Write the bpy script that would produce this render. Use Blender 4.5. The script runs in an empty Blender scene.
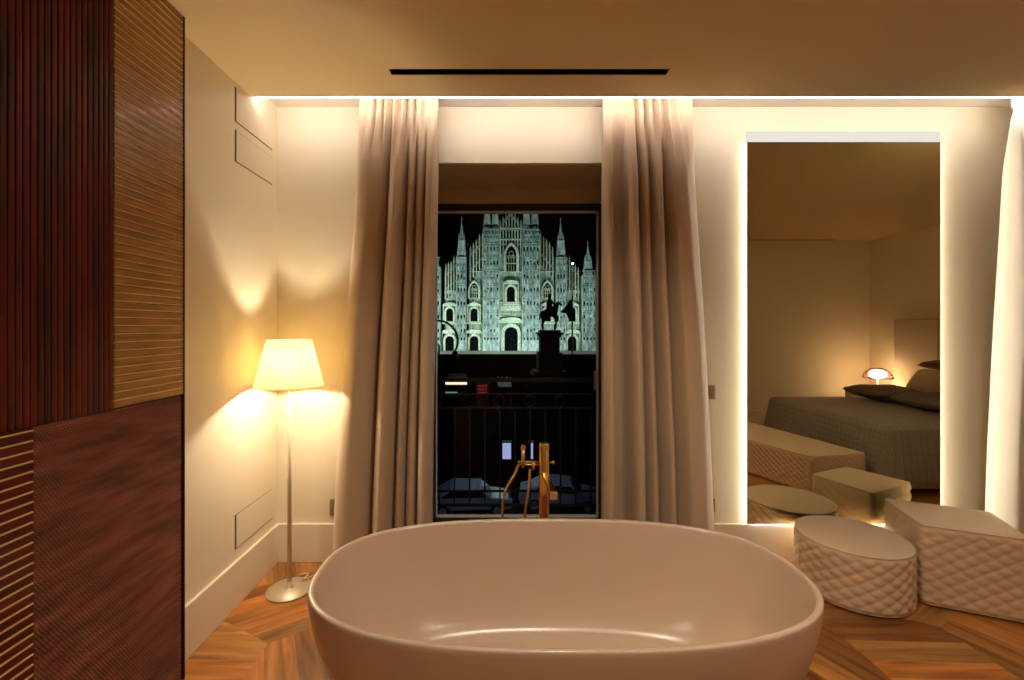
import bpy, bmesh, math, random
from mathutils import Vector, Matrix
R = random.Random(7)
PI = math.pi
sc = bpy.context.scene
COL = sc.collection
F = 450.0; HC = 1.456                      # focal length in pixels, eye height

def at(u, v, Y):
    return Vector(((u-498)*Y/F, Y, HC-(v-328)*Y/F))

# ------------------------------------------------------------------ materials
def mat(name, col=(.8,.8,.8), rough=.5, metal=0, spec=.5, coat=0, bump=0, bscale=40, var=0, vscale=6, stretch=(1,1,1), emit=None, estr=0, coords='Object', sheen=0):
    m = bpy.data.materials.new(name); m.use_nodes = True
    nt = m.node_tree; b = nt.nodes['Principled BSDF']
    b.inputs['Base Color'].default_value = (*col, 1)
    b.inputs['Roughness'].default_value = rough
    b.inputs['Metallic'].default_value = metal
    b.inputs['Specular IOR Level'].default_value = spec
    b.inputs['Coat Weight'].default_value = coat
    b.inputs['Sheen Weight'].default_value = sheen
    if emit:
        b.inputs['Emission Color'].default_value = (*emit, 1); b.inputs['Emission Strength'].default_value = estr
    if bump or var:
        tc = nt.nodes.new('ShaderNodeTexCoord'); mp = nt.nodes.new('ShaderNodeMapping')
        mp.inputs['Scale'].default_value = stretch
        nt.links.new(tc.outputs[coords], mp.inputs['Vector'])
    if var:
        n = nt.nodes.new('ShaderNodeTexNoise'); n.inputs['Scale'].default_value = vscale; n.inputs['Detail'].default_value = 5
        nt.links.new(mp.outputs[0], n.inputs['Vector'])
        r = nt.nodes.new('ShaderNodeMapRange'); r.inputs['From Min'].default_value = .3; r.inputs['From Max'].default_value = .7
        r.inputs['To Min'].default_value = 1-var; r.inputs['To Max'].default_value = 1+var
        nt.links.new(n.outputs['Fac'], r.inputs['Value'])
        mx = nt.nodes.new('ShaderNodeVectorMath'); mx.operation = 'SCALE'; mx.inputs[0].default_value = col
        nt.links.new(r.outputs[0], mx.inputs['Scale']); nt.links.new(mx.outputs[0], b.inputs['Base Color'])
    if bump:
        n2 = nt.nodes.new('ShaderNodeTexNoise'); n2.inputs['Scale'].default_value = bscale; n2.inputs['Detail'].default_value = 4
        nt.links.new(mp.outputs[0], n2.inputs['Vector'])
        bp = nt.nodes.new('ShaderNodeBump'); bp.inputs['Strength'].default_value = bump; bp.inputs['Distance'].default_value = .01
        nt.links.new(n2.outputs['Fac'], bp.inputs['Height']); nt.links.new(bp.outputs[0], b.inputs['Normal'])
    return m

def emis(name, col, strength):
    m = bpy.data.materials.new(name); m.use_nodes = True; nt = m.node_tree; nt.nodes.clear()
    e = nt.nodes.new('ShaderNodeEmission'); e.inputs['Color'].default_value = (*col,1); e.inputs['Strength'].default_value = strength
    o = nt.nodes.new('ShaderNodeOutputMaterial'); nt.links.new(e.outputs[0], o.inputs[0]); return m

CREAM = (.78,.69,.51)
M = {}
M['wall'] = mat('wall_plaster', CREAM, .6, bump=.03, bscale=60)
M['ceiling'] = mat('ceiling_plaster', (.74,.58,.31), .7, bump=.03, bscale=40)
M['coveceil'] = mat('recess_plaster', (.70,.62,.52), .7)
M['trim'] = mat('painted_trim', (.78,.69,.53), .35)
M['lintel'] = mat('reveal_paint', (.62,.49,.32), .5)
M['facade_out'] = mat('outer_render', (.2,.18,.15), .8)
M['dark'] = mat('shadow_gap_black', (.006,.005,.004), .8)
M['shadowgap'] = mat('gap_brown', (.10,.07,.04), .8)
M['frame'] = mat('window_frame_dark', (.02,.014,.01), .35)
M['gasket'] = mat('window_frame_grey', (.80,.80,.78), .3)
M['tubm'] = mat('matte_solid_surface', (.64,.485,.355), .24, spec=.6)
M['brass'] = mat('polished_brass', (.85,.52,.18), .2, metal=1)
M['brassd'] = mat('brushed_brass', (.62,.50,.30), .35, metal=1)
M['lampmetal'] = mat('champagne_metal', (.62,.51,.34), .4, metal=.35)
M['curtain'] = mat('curtain_satin', (.57,.43,.285), .55, spec=.35, sheen=.25, bump=.08, bscale=300)
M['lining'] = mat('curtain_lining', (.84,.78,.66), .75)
M['pouf'] = mat('pouf_leatherette', (.72,.545,.36), .45, spec=.4, bump=.1, bscale=200)
M['spread'] = None
M['pillow_dark'] = mat('pillow_taupe', (.20,.145,.10), .75, bump=.2, bscale=120)
M['pillow_light'] = mat('pillow_cream', (.62,.50,.36), .8, bump=.15, bscale=90)
M['pillow_brown'] = mat('pillow_brown', (.17,.10,.05), .7)
M['linen'] = mat('bed_linen', (.55,.43,.28), .8, bump=.2, bscale=60)
M['headboard'] = mat('headboard_fabric', (.55,.45,.32), .8)
M['night'] = mat('nightstand_lacquer', (.60,.48,.34), .4)
M['switch'] = mat('switch_bronze', (.36,.27,.15), .35, metal=.5)
M['switchl'] = mat('switch_light', (.74,.64,.48), .4)
M['cable'] = mat('cable_clear', (.72,.58,.36), .35)
M['black'] = mat('black_iron', (.01,.01,.011), .5, metal=.3)
M['woodA'] = mat('rosewood_vertical', (.10,.006,.004), .45, spec=.25, var=.7, vscale=3, stretch=(6,6,.8))  # A to D are one wood; tones imitate each panel's reflections
M['woodB'] = mat('rosewood_painted_gloss', (.40,.21,.055), .34, var=.35, vscale=5, stretch=(1,1,14), coat=.2)  # same wood, its glossy reflection put into a golden base colour
M['woodC'] = mat('rosewood_knurled', (.36,.15,.095), .30, var=.45, vscale=4, stretch=(1.0,1.0,7), coat=.1)
M['woodD'] = mat('rosewood_red', (.12,.012,.007), .34, var=.4, vscale=5, stretch=(1,1,10), coat=.2)
M['edge_glint'] = mat('painted_edge_glint', (.95,.66,.28), .4)  # bright colour painting the glint along the slat edges
M['woodedge'] = mat('rosewood_edge', (.02,.008,.005), .5)
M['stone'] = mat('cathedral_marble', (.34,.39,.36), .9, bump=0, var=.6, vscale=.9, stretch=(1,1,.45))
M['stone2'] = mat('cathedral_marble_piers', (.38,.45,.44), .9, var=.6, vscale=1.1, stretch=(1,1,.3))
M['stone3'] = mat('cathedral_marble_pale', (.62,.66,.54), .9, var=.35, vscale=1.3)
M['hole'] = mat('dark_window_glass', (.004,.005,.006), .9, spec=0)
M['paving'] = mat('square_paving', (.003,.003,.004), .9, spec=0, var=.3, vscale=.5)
M['bronze'] = mat('dark_bronze', (.012,.012,.013), .6)
M['flag'] = mat('flag_cloth', (.01,.012,.03), .8)
def mirror_mat():
    m = mat('mirror_silver', (.74,.71,.52), .0, metal=1); return m
M['mirror'] = mirror_mat()
LEDC = (1.0,.90,.70)
M['led'] = emis('led_strip', (1,.92,.90), 7.2)
M['mled'] = emis('mirror_led', (1,.91,.76), 11)
M['mhead'] = emis('mirror_head_light', (1,.94,.84), .32)
M['down'] = emis('fill_lens', (1,.82,.58), 6)  # glowing lens of the added fill fittings

def glass_mat():
    m = bpy.data.materials.new('clear_glass'); m.use_nodes = True; nt = m.node_tree; nt.nodes.clear()
    t = nt.nodes.new('ShaderNodeBsdfTransparent'); g = nt.nodes.new('ShaderNodeBsdfGlossy'); g.inputs['Roughness'].default_value = 0
    fr = nt.nodes.new('ShaderNodeFresnel'); fr.inputs['IOR'].default_value = 1.2
    mx = nt.nodes.new('ShaderNodeMixShader'); o = nt.nodes.new('ShaderNodeOutputMaterial')
    nt.links.new(fr.outputs[0], mx.inputs[0]); nt.links.new(t.outputs[0], mx.inputs[1]); nt.links.new(g.outputs[0], mx.inputs[2]); nt.links.new(mx.outputs[0], o.inputs[0]); return m
M['glass'] = glass_mat()

def shade_mat(name, col, tcol, w=.5):
    m = bpy.data.materials.new(name); m.use_nodes = True; nt = m.node_tree; nt.nodes.clear()
    d = nt.nodes.new('ShaderNodeBsdfDiffuse'); d.inputs['Color'].default_value = (*col,1)
    t = nt.nodes.new('ShaderNodeBsdfTranslucent'); t.inputs['Color'].default_value = (*tcol,1)
    mx = nt.nodes.new('ShaderNodeMixShader'); mx.inputs[0].default_value = w; o = nt.nodes.new('ShaderNodeOutputMaterial')
    nt.links.new(d.outputs[0], mx.inputs[1]); nt.links.new(t.outputs[0], mx.inputs[2]); nt.links.new(mx.outputs[0], o.inputs[0]); return m
M['shade'] = shade_mat('lampshade_cloth', (.85,.78,.60), (.90,.78,.50), .6)
_nt = M['shade'].node_tree; _o = [n for n in _nt.nodes if n.type == 'OUTPUT_MATERIAL'][0]; _m = _o.inputs[0].links[0].from_node
_t = _nt.nodes.new('ShaderNodeBsdfTransparent'); _t.inputs['Color'].default_value = (1,.86,.58,1); _x = _nt.nodes.new('ShaderNodeMixShader'); _x.inputs[0].default_value = .13
_nt.links.new(_m.outputs[0], _x.inputs[1]); _nt.links.new(_t.outputs[0], _x.inputs[2]); _nt.links.new(_x.outputs[0], _o.inputs[0])

def spread_mat():
    m = mat('bedspread_quilt', (.25,.19,.13), .62, sheen=.3)
    nt = m.node_tree; b = nt.nodes['Principled BSDF']
    uv = nt.nodes.new('ShaderNodeUVMap'); sp = nt.nodes.new('ShaderNodeSeparateXYZ'); nt.links.new(uv.outputs[0], sp.inputs[0])
    def tri(out, per):
        a = nt.nodes.new('ShaderNodeMath'); a.operation = 'MULTIPLY'; a.inputs[1].default_value = PI/per; nt.links.new(out, a.inputs[0])
        s = nt.nodes.new('ShaderNodeMath'); s.operation = 'SINE'; nt.links.new(a.outputs[0], s.inputs[0])
        c = nt.nodes.new('ShaderNodeMath'); c.operation = 'ABSOLUTE'; nt.links.new(s.outputs[0], c.inputs[0])
        d = nt.nodes.new('ShaderNodeMath'); d.operation = 'POWER'; d.inputs[1].default_value = .4; nt.links.new(c.outputs[0], d.inputs[0]); return d.outputs[0]
    mu = nt.nodes.new('ShaderNodeMath'); mu.operation = 'MULTIPLY'
    nt.links.new(tri(sp.outputs['X'], .055), mu.inputs[0]); nt.links.new(tri(sp.outputs['Y'], .055), mu.inputs[1])
    bp = nt.nodes.new('ShaderNodeBump'); bp.inputs['Strength'].default_value = .9; bp.inputs['Distance'].default_value = .008
    nt.links.new(mu.outputs[0], bp.inputs['Height']); nt.links.new(bp.outputs[0], b.inputs['Normal'])
    return m
M['spread'] = spread_mat()

def floor_mat():
    m = mat('parquet_oak', (.5,.25,.1), .28, coat=.15)
    nt = m.node_tree; b = nt.nodes['Principled BSDF']
    uv = nt.nodes.new('ShaderNodeUVMap'); mp = nt.nodes.new('ShaderNodeMapping'); mp.inputs['Scale'].default_value = (.9, 9, 1)
    nt.links.new(uv.outputs[0], mp.inputs[0])
    n = nt.nodes.new('ShaderNodeTexNoise'); n.inputs['Scale'].default_value = 3.0; n.inputs['Detail'].default_value = 7; n.inputs['Distortion'].default_value = .6
    nt.links.new(mp.outputs[0], n.inputs['Vector'])
    cr = nt.nodes.new('ShaderNodeValToRGB')
    e = cr.color_ramp.elements; e[0].position = .30; e[0].color = (.26,.085,.02,1); e[1].position = .72; e[1].color = (.58,.28,.075,1)
    x = e.new(.5); x.color = (.44,.185,.042,1)
    nt.links.new(n.outputs['Fac'], cr.inputs[0])
    at_ = nt.nodes.new('ShaderNodeAttribute'); at_.attribute_name = 'tone'
    mx = nt.nodes.new('ShaderNodeVectorMath'); mx.operation = 'MULTIPLY'
    nt.links.new(cr.outputs[0], mx.inputs[0]); nt.links.new(at_.outputs['Color'], mx.inputs[1]); nt.links.new(mx.outputs[0], b.inputs['Base Color'])
    bp = nt.nodes.new('ShaderNodeBump'); bp.inputs['Strength'].default_value = .08; bp.inputs['Distance'].default_value = .004
    nt.links.new(n.outputs['Fac'], bp.inputs['Height']); nt.links.new(bp.outputs[0], b.inputs['Normal'])
    return m
M['floor'] = floor_mat()

# ------------------------------------------------------------------ mesh helpers
class MB:
    def __init__(s): s.v = []; s.f = []; s.sm = []
    def add(s, vs, fs, smooth=False):
        o = len(s.v); s.v += [tuple(p) for p in vs]; s.f += [tuple(i+o for i in q) for q in fs]; s.sm += [smooth]*len(fs); return s
    def box(s, x0, x1, y0, y1, z0, z1):
        return s.add([(x0,y0,z0),(x1,y0,z0),(x1,y1,z0),(x0,y1,z0),(x0,y0,z1),(x1,y0,z1),(x1,y1,z1),(x0,y1,z1)],
                     [(0,3,2,1),(4,5,6,7),(0,1,5,4),(1,2,6,5),(2,3,7,6),(3,0,4,7)])
    def prism(s, pts, y0, y1):               # polygon in x,z extruded along y
        n = len(pts)
        return s.add([(x,y0,z) for x,z in pts]+[(x,y1,z) for x,z in pts],
                     [tuple(range(n)), tuple(range(2*n-1, n-1, -1))]+[(i, i+n, (i+1)%n+n, (i+1)%n) for i in range(n)])
    def prismz(s, pts, z0, z1):
        n = len(pts)
        return s.add([(x,y,z0) for x,y in pts]+[(x,y,z1) for x,y in pts],
                     [tuple(range(n-1,-1,-1)), tuple(range(n, 2*n))]+[(i, (i+1)%n, (i+1)%n+n, i+n) for i in range(n)])
    def tube(s, pts, r, n=10, cap=True):
        pts = [Vector(p) for p in pts]; rs = r if isinstance(r, (list,tuple)) else [r]*len(pts)
        rings = []; up = None
        for i, p in enumerate(pts):
            t = (pts[min(i+1,len(pts)-1)]-pts[max(i-1,0)]).normalized()
            if up is None: up = Vector((0,0,1)) if abs(t.z) < .9 else Vector((1,0,0))
            a = t.cross(up).normalized(); b = a.cross(t).normalized(); up = b
            rings.append([p+(a*math.cos(2*PI*k/n)+b*math.sin(2*PI*k/n))*rs[i] for k in range(n)])
        vs = [q for rg in rings for q in rg]; fs = []
        for i in range(len(pts)-1):
            for k in range(n): fs.append((i*n+k, i*n+(k+1)%n, (i+1)*n+(k+1)%n, (i+1)*n+k))
        s.add(vs, fs, True)
        if cap: s.add(rings[0], [tuple(range(n-1,-1,-1))]); s.add(rings[-1], [tuple(range(n))])
        return s
    def lathe(s, prof, c=(0,0,0), n=32, cap0=True, cap1=True, smooth=True):
        vs = [(c[0]+r*math.cos(2*PI*k/n), c[1]+r*math.sin(2*PI*k/n), c[2]+z) for r, z in prof for k in range(n)]
        fs = [(i*n+k, i*n+(k+1)%n, (i+1)*n+(k+1)%n, (i+1)*n+k) for i in range(len(prof)-1) for k in range(n)]
        s.add(vs, fs, smooth)
        if cap0: s.add(vs[:n], [tuple(range(n-1,-1,-1))])
        if cap1: s.add(vs[-n:], [tuple(range(n))])
        return s
    def build(s, name, m, parent=None, loc=None, bevel=0, weld=True):
        me = bpy.data.meshes.new(name); me.from_pydata(s.v, [], s.f)
        for p, q in zip(me.polygons, s.sm): p.use_smooth = q
        o = bpy.data.objects.new(name, me); COL.objects.link(o)
        if weld:
            bm = bmesh.new(); bm.from_mesh(me); bmesh.ops.remove_doubles(bm, verts=bm.verts, dist=1e-5)
            bmesh.ops.recalc_face_normals(bm, faces=bm.faces); bm.to_mesh(me); bm.free()
        me.materials.append(M[m] if isinstance(m, str) else m)
        if parent: o.parent = parent
        if bevel:
            b = o.modifiers.new('bevel', 'BEVEL'); b.width = bevel; b.segments = 2; b.limit_method = 'ANGLE'
        if loc: o.location = loc
        return o

def tag(o, label, cat, group=None, kind=None):
    if label: o['label'] = label
    if cat: o['category'] = cat
    if group: o['group'] = group
    if kind: o['kind'] = kind
    return o
def empty(name, label, cat, loc=(0,0,0), rz=0, group=None):
    o = bpy.data.objects.new(name, None); COL.objects.link(o); o.location = loc; o.rotation_euler[2] = rz
    return tag(o, label, cat, group)
def struct(name, mb, m, label=None, **k):
    o = mb.build(name, m, **k); o['kind'] = 'structure'
    if label: o['label'] = label
    return o
def copy_tree(o, parent=None):
    c = o.copy(); COL.objects.link(c); c.parent = parent
    for ch in list(o.children): copy_tree(ch, c)
    return c

# ------------------------------------------------------------------ room shell
XL, XR, YB, YR, ZC = -1.381, 5.50, 2.8125, -1.11, 2.748
ZR = 2.837; YS = 2.517
OX0, OX1, OZ = -.51, .79, 2.487
# floor of large lozenge parquet
def clip(poly, n, d, sg):
    out = []
    for i in range(len(poly)):
        p, q = poly[i], poly[(i+1) % len(poly)]; a = (p.dot(n)-d)*sg; b = (q.dot(n)-d)*sg
        if a >= -1e-7: out.append(p)
        if (a > 1e-7 and b < -1e-7) or (a < -1e-7 and b > 1e-7): out.append(p+(q-p)*(a/(a-b)))
    return out
def floor():
    me = bpy.data.meshes.new('floor'); bm = bmesh.new()
    uvl = bm.loops.layers.uv.new('UVMap'); cl = bm.loops.layers.float_color.new('tone')
    S = .62; V0 = Vector((-1.063, 2.079)); rot = math.radians(2)
    dirs = [Vector((math.cos(a+rot), math.sin(a+rot))) for a in (math.radians(30), math.radians(150), math.radians(270))]
    seen = set()
    # vertices of rhombille: hex lattice points carry three rhombs
    A1 = (dirs[0]-dirs[1])*S; A2 = (dirs[1]-dirs[2])*S
    for i in range(-12, 16):
        for j in range(-12, 16):
            c = V0+A1*i+A2*j
            if not (-4 < c.x < 8 and -4 < c.y < 5): continue
            for k in range(3):
                a, b = dirs[k]*S, dirs[(k+1)%3]*S
                poly = [c, c+a, c+a+b, c+b]
                th = rot+math.radians((32, -4, -64)[k]); ad = Vector((math.cos(th), math.sin(th))); nd = Vector((-ad.y, ad.x))
                lo = min(p.dot(nd) for p in poly); hi = max(p.dot(nd) for p in poly); nb = max(1, round((hi-lo)/.125)); wd = (hi-lo)/nb
                for q in range(nb):
                    ps = clip(clip(poly, nd, lo+q*wd, 1), nd, lo+(q+1)*wd, -1)
                    if len(ps) < 3: continue
                    f = bm.faces.new([bm.verts.new((p.x, p.y, 0)) for p in ps])
                    tone = R.uniform(.55, 1.25); red = R.uniform(.75, 1.08); ox, oy = R.uniform(0, 50), R.uniform(0, 50)
                    for l in f.loops:
                        w = Vector(l.vert.co.xy)-c
                        l[uvl].uv = (w.dot(ad)+ox, w.dot(nd)+oy); l[cl] = (tone, tone*red, tone*red*red, 1)
    def cut(co, no):
        g = bm.verts[:]+bm.edges[:]+bm.faces[:]
        bmesh.ops.bisect_plane(bm, geom=g, plane_co=co, plane_no=no, clear_outer=True)
    cut((XL,0,0), (-1,0,0)); cut((XR,0,0), (1,0,0)); cut((0,YR,0), (0,-1,0)); cut((0,YB,0), (0,1,0))
    bmesh.ops.recalc_face_normals(bm, faces=bm.faces)
    for f in bm.faces:
        if f.normal.z < 0: f.normal_flip()
    bm.to_mesh(me); bm.free(); me.materials.append(M['floor'])
    o = bpy.data.objects.new('floor', me); COL.objects.link(o); o['kind'] = 'structure'; return o
floor()
m = MB(); m.box(XL-.2, XL, YR-.2, YB+.0, 0, 3.0); struct('wall_left', m, 'wall')
m = MB(); m.box(XR, XR+.2, YR-.2, YB+.5, 0, 3.0); struct('wall_right', m, 'wall')
m = MB(); m.box(XL-.2, XR+.2, YR-.2, YR, 0, 3.0); struct('wall_rear', m, 'wall')
m = MB(); YO = 3.40
m.box(XL-.2, OX0, YB, YO, -.1, 3.2); m.box(OX1, XR+.2, YB, YO, -.1, 3.2); m.box(OX0, OX1, YB, YO, OZ, 3.2); m.box(OX0, OX1, YB, YO, -.1, .0)
struct('wall_back', m, 'wall')
# main ceiling slab with two slots let into it
def slab():
    m = MB(); T = 2.86
    sx0, sx1, sy0, sy1 = -.545, .858, 2.245, 2.298
    rx0, rx1, ry0, ry1 = 1.2, 4.93, YR+.03, YR+.075
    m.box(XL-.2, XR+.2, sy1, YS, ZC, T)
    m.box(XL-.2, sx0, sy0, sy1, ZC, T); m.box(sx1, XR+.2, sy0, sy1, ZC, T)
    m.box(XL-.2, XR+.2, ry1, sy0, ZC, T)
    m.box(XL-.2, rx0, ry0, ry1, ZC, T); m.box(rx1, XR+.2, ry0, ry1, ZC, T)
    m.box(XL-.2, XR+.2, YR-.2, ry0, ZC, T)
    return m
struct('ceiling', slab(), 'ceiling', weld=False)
m = MB(); m.box(XL-.2, XR+.2, YS-.05, YB+.1, ZR+.03, ZR+.13); m.box(XL-.2, XR+.2, YS+.035, YB, ZR, ZR+.03)
struct('ceiling_recess', m, 'coveceil')
def slot(label, x0, x1, y0, y1):
    e = empty('air_slot', label, 'air vent', ((x0+x1)/2, (y0+y1)/2, ZC)); hx = (x1-x0)/2; hy = (y1-y0)/2
    m = MB(); hx -= .001; hy -= .001; m.box(-hx, hx, -hy, -hy+.002, .001, .10); m.box(-hx, hx, hy-.002, hy, .001, .10); m.box(-hx, -hx+.002, -hy, hy, .001, .10); m.box(hx-.002, hx, -hy, hy, .001, .10); m.box(-hx, hx, -hy, hy, .095, .10)
    m.build('duct', 'dark', e)
    m = MB(); m.box(-hx+.01, hx-.01, -.004, .004, .02, .07); m.build('vane', 'dark', e)
slot('long black slot let into the ceiling before the window', -.545, .858, 2.245, 2.298)
slot('thin black ceiling slot along the bedroom wall, seen in the mirror', 1.2, 4.93, YR+.03, YR+.075)
# baseboards
m = MB(); m.box(XL, XL+.018, YR, YB, 0, .235); struct('baseboard_left', m, 'trim', bevel=.003)
m = MB(); m.box(XL, OX0-.02, YB-.018, YB, 0, .2375); struct('baseboard_back', m, 'trim', bevel=.003)
m = MB(); m.box(OX1+.02, XR, YB-.018, YB, 0, .2375); struct('baseboard_window_side', m, 'trim', bevel=.003)
m = MB(); m.box(XL, XR, YR, YR+.018, 0, .2375); struct('baseboard_rear', m, 'trim', bevel=.003)
m = MB(); m.box(XR-.018, XR, YR, YB, 0, .2375); struct('baseboard_right', m, 'trim', bevel=.003)
# access hatches on the left wall
def hatch(label, z0, z1, top=True):
    y0, y1 = 2.372, 2.752
    e = empty('wall_hatch', label, 'wall hatch', (XL, (y0+y1)/2, z0), 0)
    hy = (y1-y0)/2; h = z1-z0
    m = MB(); m.box(0, .0008, -hy-.012, hy, -.006, h+(.003 if top else 0)); m.build('shadow_gap', 'shadowgap', e)
    m = MB(); m.box(0, .003, -hy, hy, 0, h); m.build('panel', 'wall', e)
hatch('flush cream hatch high on the left wall, just under the ceiling', 2.547, 2.72)
hatch('flush cream hatch on the left wall, second down from the ceiling', 2.336, 2.495)
hatch('flush cream hatch low on the wall, above the left baseboard', .296, .47)

# LED strip in the cove
e = empty('cove_light_strip', 'bright light strip hidden in the ceiling recess above the curtains', 'light strip', ((XL+XR)/2, YS+.012, 2.80))
hx = (XR-XL)/2-.02
m = MB(); m.box(-hx, hx, -.0115, -.002, -.046, .03); m.build('channel', 'trim', e)
m = MB(); m.box(-hx, hx, -.002, .010, -.046, -.018); m.build('diffuser', 'led', e)

# ------------------------------------------------------------------ window
def window():
    yf = 3.36
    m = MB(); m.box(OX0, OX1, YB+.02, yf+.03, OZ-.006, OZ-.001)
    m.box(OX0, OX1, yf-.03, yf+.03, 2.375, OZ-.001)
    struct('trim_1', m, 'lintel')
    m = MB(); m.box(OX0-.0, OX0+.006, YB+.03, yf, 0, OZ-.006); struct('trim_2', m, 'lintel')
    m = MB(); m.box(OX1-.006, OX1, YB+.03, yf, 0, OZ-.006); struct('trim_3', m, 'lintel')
    e = bpy.data.objects.new('window_1', None); COL.objects.link(e); e.location = ((OX0+OX1)/2, yf, 0); e['kind'] = 'structure'
    e['label'] = 'tall dark framed balcony window between the curtains'
    w = (OX1-OX0)/2; zt = 2.375
    m = MB(); m.box(-w+.006, -w+.05, -.03, .03, .0, zt); m.box(w-.045, w-.006, -.03, .03, .0, zt); m.box(-w+.006, w-.006, -.03, .03, zt-.05, zt); m.box(-w+.006, w-.006, -.03, .03, 0, .05)
    m.build('window_frame', 'frame', e, bevel=.004)
    m = MB(); a = w-.045
    m.box(-a, -a+.012, -.02, .01, .05, zt-.05); m.box(a-.012, a, -.02, .01, .05, zt-.05); m.box(-a, a, -.02, .01, zt-.064, zt-.05); m.box(-a, a, -.02, .01, .05, .062)
    m.build('glazing_bead', 'gasket', e)
    m = MB(); m.box(-a+.012, a-.012, -.004, .0, .062, zt-.064); m.build('pane', 'glass', e)
    m = MB(); m.box(a-.035, a-.02, -.05, -.02, 1.0, 1.14); m.box(a-.03, a-.024, -.02, -.004, 1.06, 1.08); m.build('window_handle', 'brassd', e, bevel=.003)
window()

# ------------------------------------------------------------------ curtains
def smooth(a, b, t):
    t = max(0, min(1, (t-a)/(b-a))); return t*t*(3-2*t)
def curtain(name, label, xt, xb, arcs, yc, lining=0, ztop=2.82, zbot=.015, nx=260, nz=70, seed=1, gather=(.2,.75)):
    rr = random.Random(seed); ph = [rr.uniform(0, 6.28) for _ in range(6)]
    def prof(x):
        for (a, b, pk, amp, base) in arcs:
            if a <= x <= b:
                t = (x-a)/max(b-a, 1e-6)
                t = .5*t/pk if t < pk else .5+.5*(t-pk)/(1-pk)
                return base-1.22*amp*max(0, math.sin(PI*t))**.48 if amp > 0 else base-amp*math.sin(PI*t)
        return 0
    vs = []
    for j in range(nz+1):
        t = j/nz; t = t**1.25
        z = ztop+(zbot-ztop)*t; d = ztop-z
        x0 = xt[0]+(xb[0]-xt[0])*smooth(-.35, 1.15, t)*1.0; x1 = xt[1]+(xb[1]-xt[1])*smooth(-.35, 1.1, t)
        w = smooth(.05, .5, d)
        for i in range(nx+1):
            s = i/nx
            g = smooth(gather[0]-.15, gather[0]+.1, s)*(1-smooth(gather[1]-.1, gather[1]+.15, s))
            top = .020*math.sin(s*62+ph[0])*(.35+g)+.009*math.sin(s*113+ph[1])*g
            if .06 < d < .12: top -= .006*math.sin(PI*(d-.06)/.06)*(1+math.sin(s*62+ph[2]))
            wob = .10*math.sin(d*1.1+ph[3])*math.sin(s*PI)*.12
            yy = (1-w)*top+w*prof(min(1, max(0, s+wob*(1-smooth(.8,2.2,d)))))*(.62+.38*smooth(.3, 1.6, d))+.004*math.sin(d*3+s*9+ph[4])*w
            vs.append((x0+(x1-x0)*s+.012*w*math.sin(s*40+ph[5])*.3, yc+yy, z))
    n = nx+1
    fs = [(j*n+i, j*n+i+1, (j+1)*n+i+1, (j+1)*n+i) for j in range(nz) for i in range(nx)]
    cx = (xt[0]+xt[1])/2
    e = empty(name, label, 'curtain', (cx, yc, 0))
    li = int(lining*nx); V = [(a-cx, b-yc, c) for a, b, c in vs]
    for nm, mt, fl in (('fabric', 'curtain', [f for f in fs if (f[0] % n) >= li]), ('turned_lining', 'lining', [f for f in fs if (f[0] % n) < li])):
        if not fl: continue
        used = sorted({i for f in fl for i in f}); mp = {o: k for k, o in enumerate(used)}
        m = MB(); m.add([V[i] for i in used], [tuple(mp[i] for i in f) for f in fl], True); o = m.build(nm, mt, e, weld=False)
        s = o.modifiers.new('thick', 'SOLIDIFY'); s.thickness = .003; s.offset = 0
    # heading tape
    tp = []
    for zz in (ztop-.001, ztop-.075):
        for i in range(nx+1):
            v = vs[i if zz > ztop-.01 else n*3+i]; tp.append((v[0]-cx, v[1]-yc+.005, zz))
    m = MB(); m.add(tp, [(i, i+1, n+i+1, n+i) for i in range(nx)], True); t = m.build('heading_tape', 'lining', e, weld=False)
    s = t.modifiers.new('thick', 'SOLIDIFY'); s.thickness = .0015; s.offset = 0
    return e
YCUR = 2.66
curtain('window_curtain', 'taupe satin curtain on the lamp side of the window', (-.79,-.345), (-1.0,-.40),
        [(0,.41,.47,.17,.09), (.41,.63,.45,.17,.09), (.63,.745,.5,.13,.08), (.745,.86,.5,.12,.08), (.86,1.0,.55,.15,.07)], YCUR, seed=3)
curtain('window_curtain', 'taupe satin curtain between the window and the mirror', (.62,1.12), (.615,1.30),
        [(0,.11,.5,.08,.02), (.11,.235,.5,-.03,.08), (.235,.375,.5,.17,.09), (.375,.50,.5,.14,.085), (.50,.645,.5,.16,.085), (.645,1.0,.30,.15,.075)], YCUR, seed=5, gather=(.35,.75))
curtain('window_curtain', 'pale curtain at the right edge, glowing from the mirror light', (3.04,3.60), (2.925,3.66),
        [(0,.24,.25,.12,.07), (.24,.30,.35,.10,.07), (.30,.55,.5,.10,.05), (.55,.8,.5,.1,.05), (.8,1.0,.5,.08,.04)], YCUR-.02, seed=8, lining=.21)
def track(label, x0, x1):
    e = empty('curtain_track', label, 'curtain track', ((x0+x1)/2, YCUR, ZR), 0)
    h = (x1-x0)/2
    m = MB(); m.box(-h, h, -.012, .012, -.012, 0); m.build('rail', 'coveceil', e)
track('slim pale curtain track over the balcony window', -1.1, 1.4)
track('slim curtain track over the curtain at the far right', 2.8, 4.0)

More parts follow.
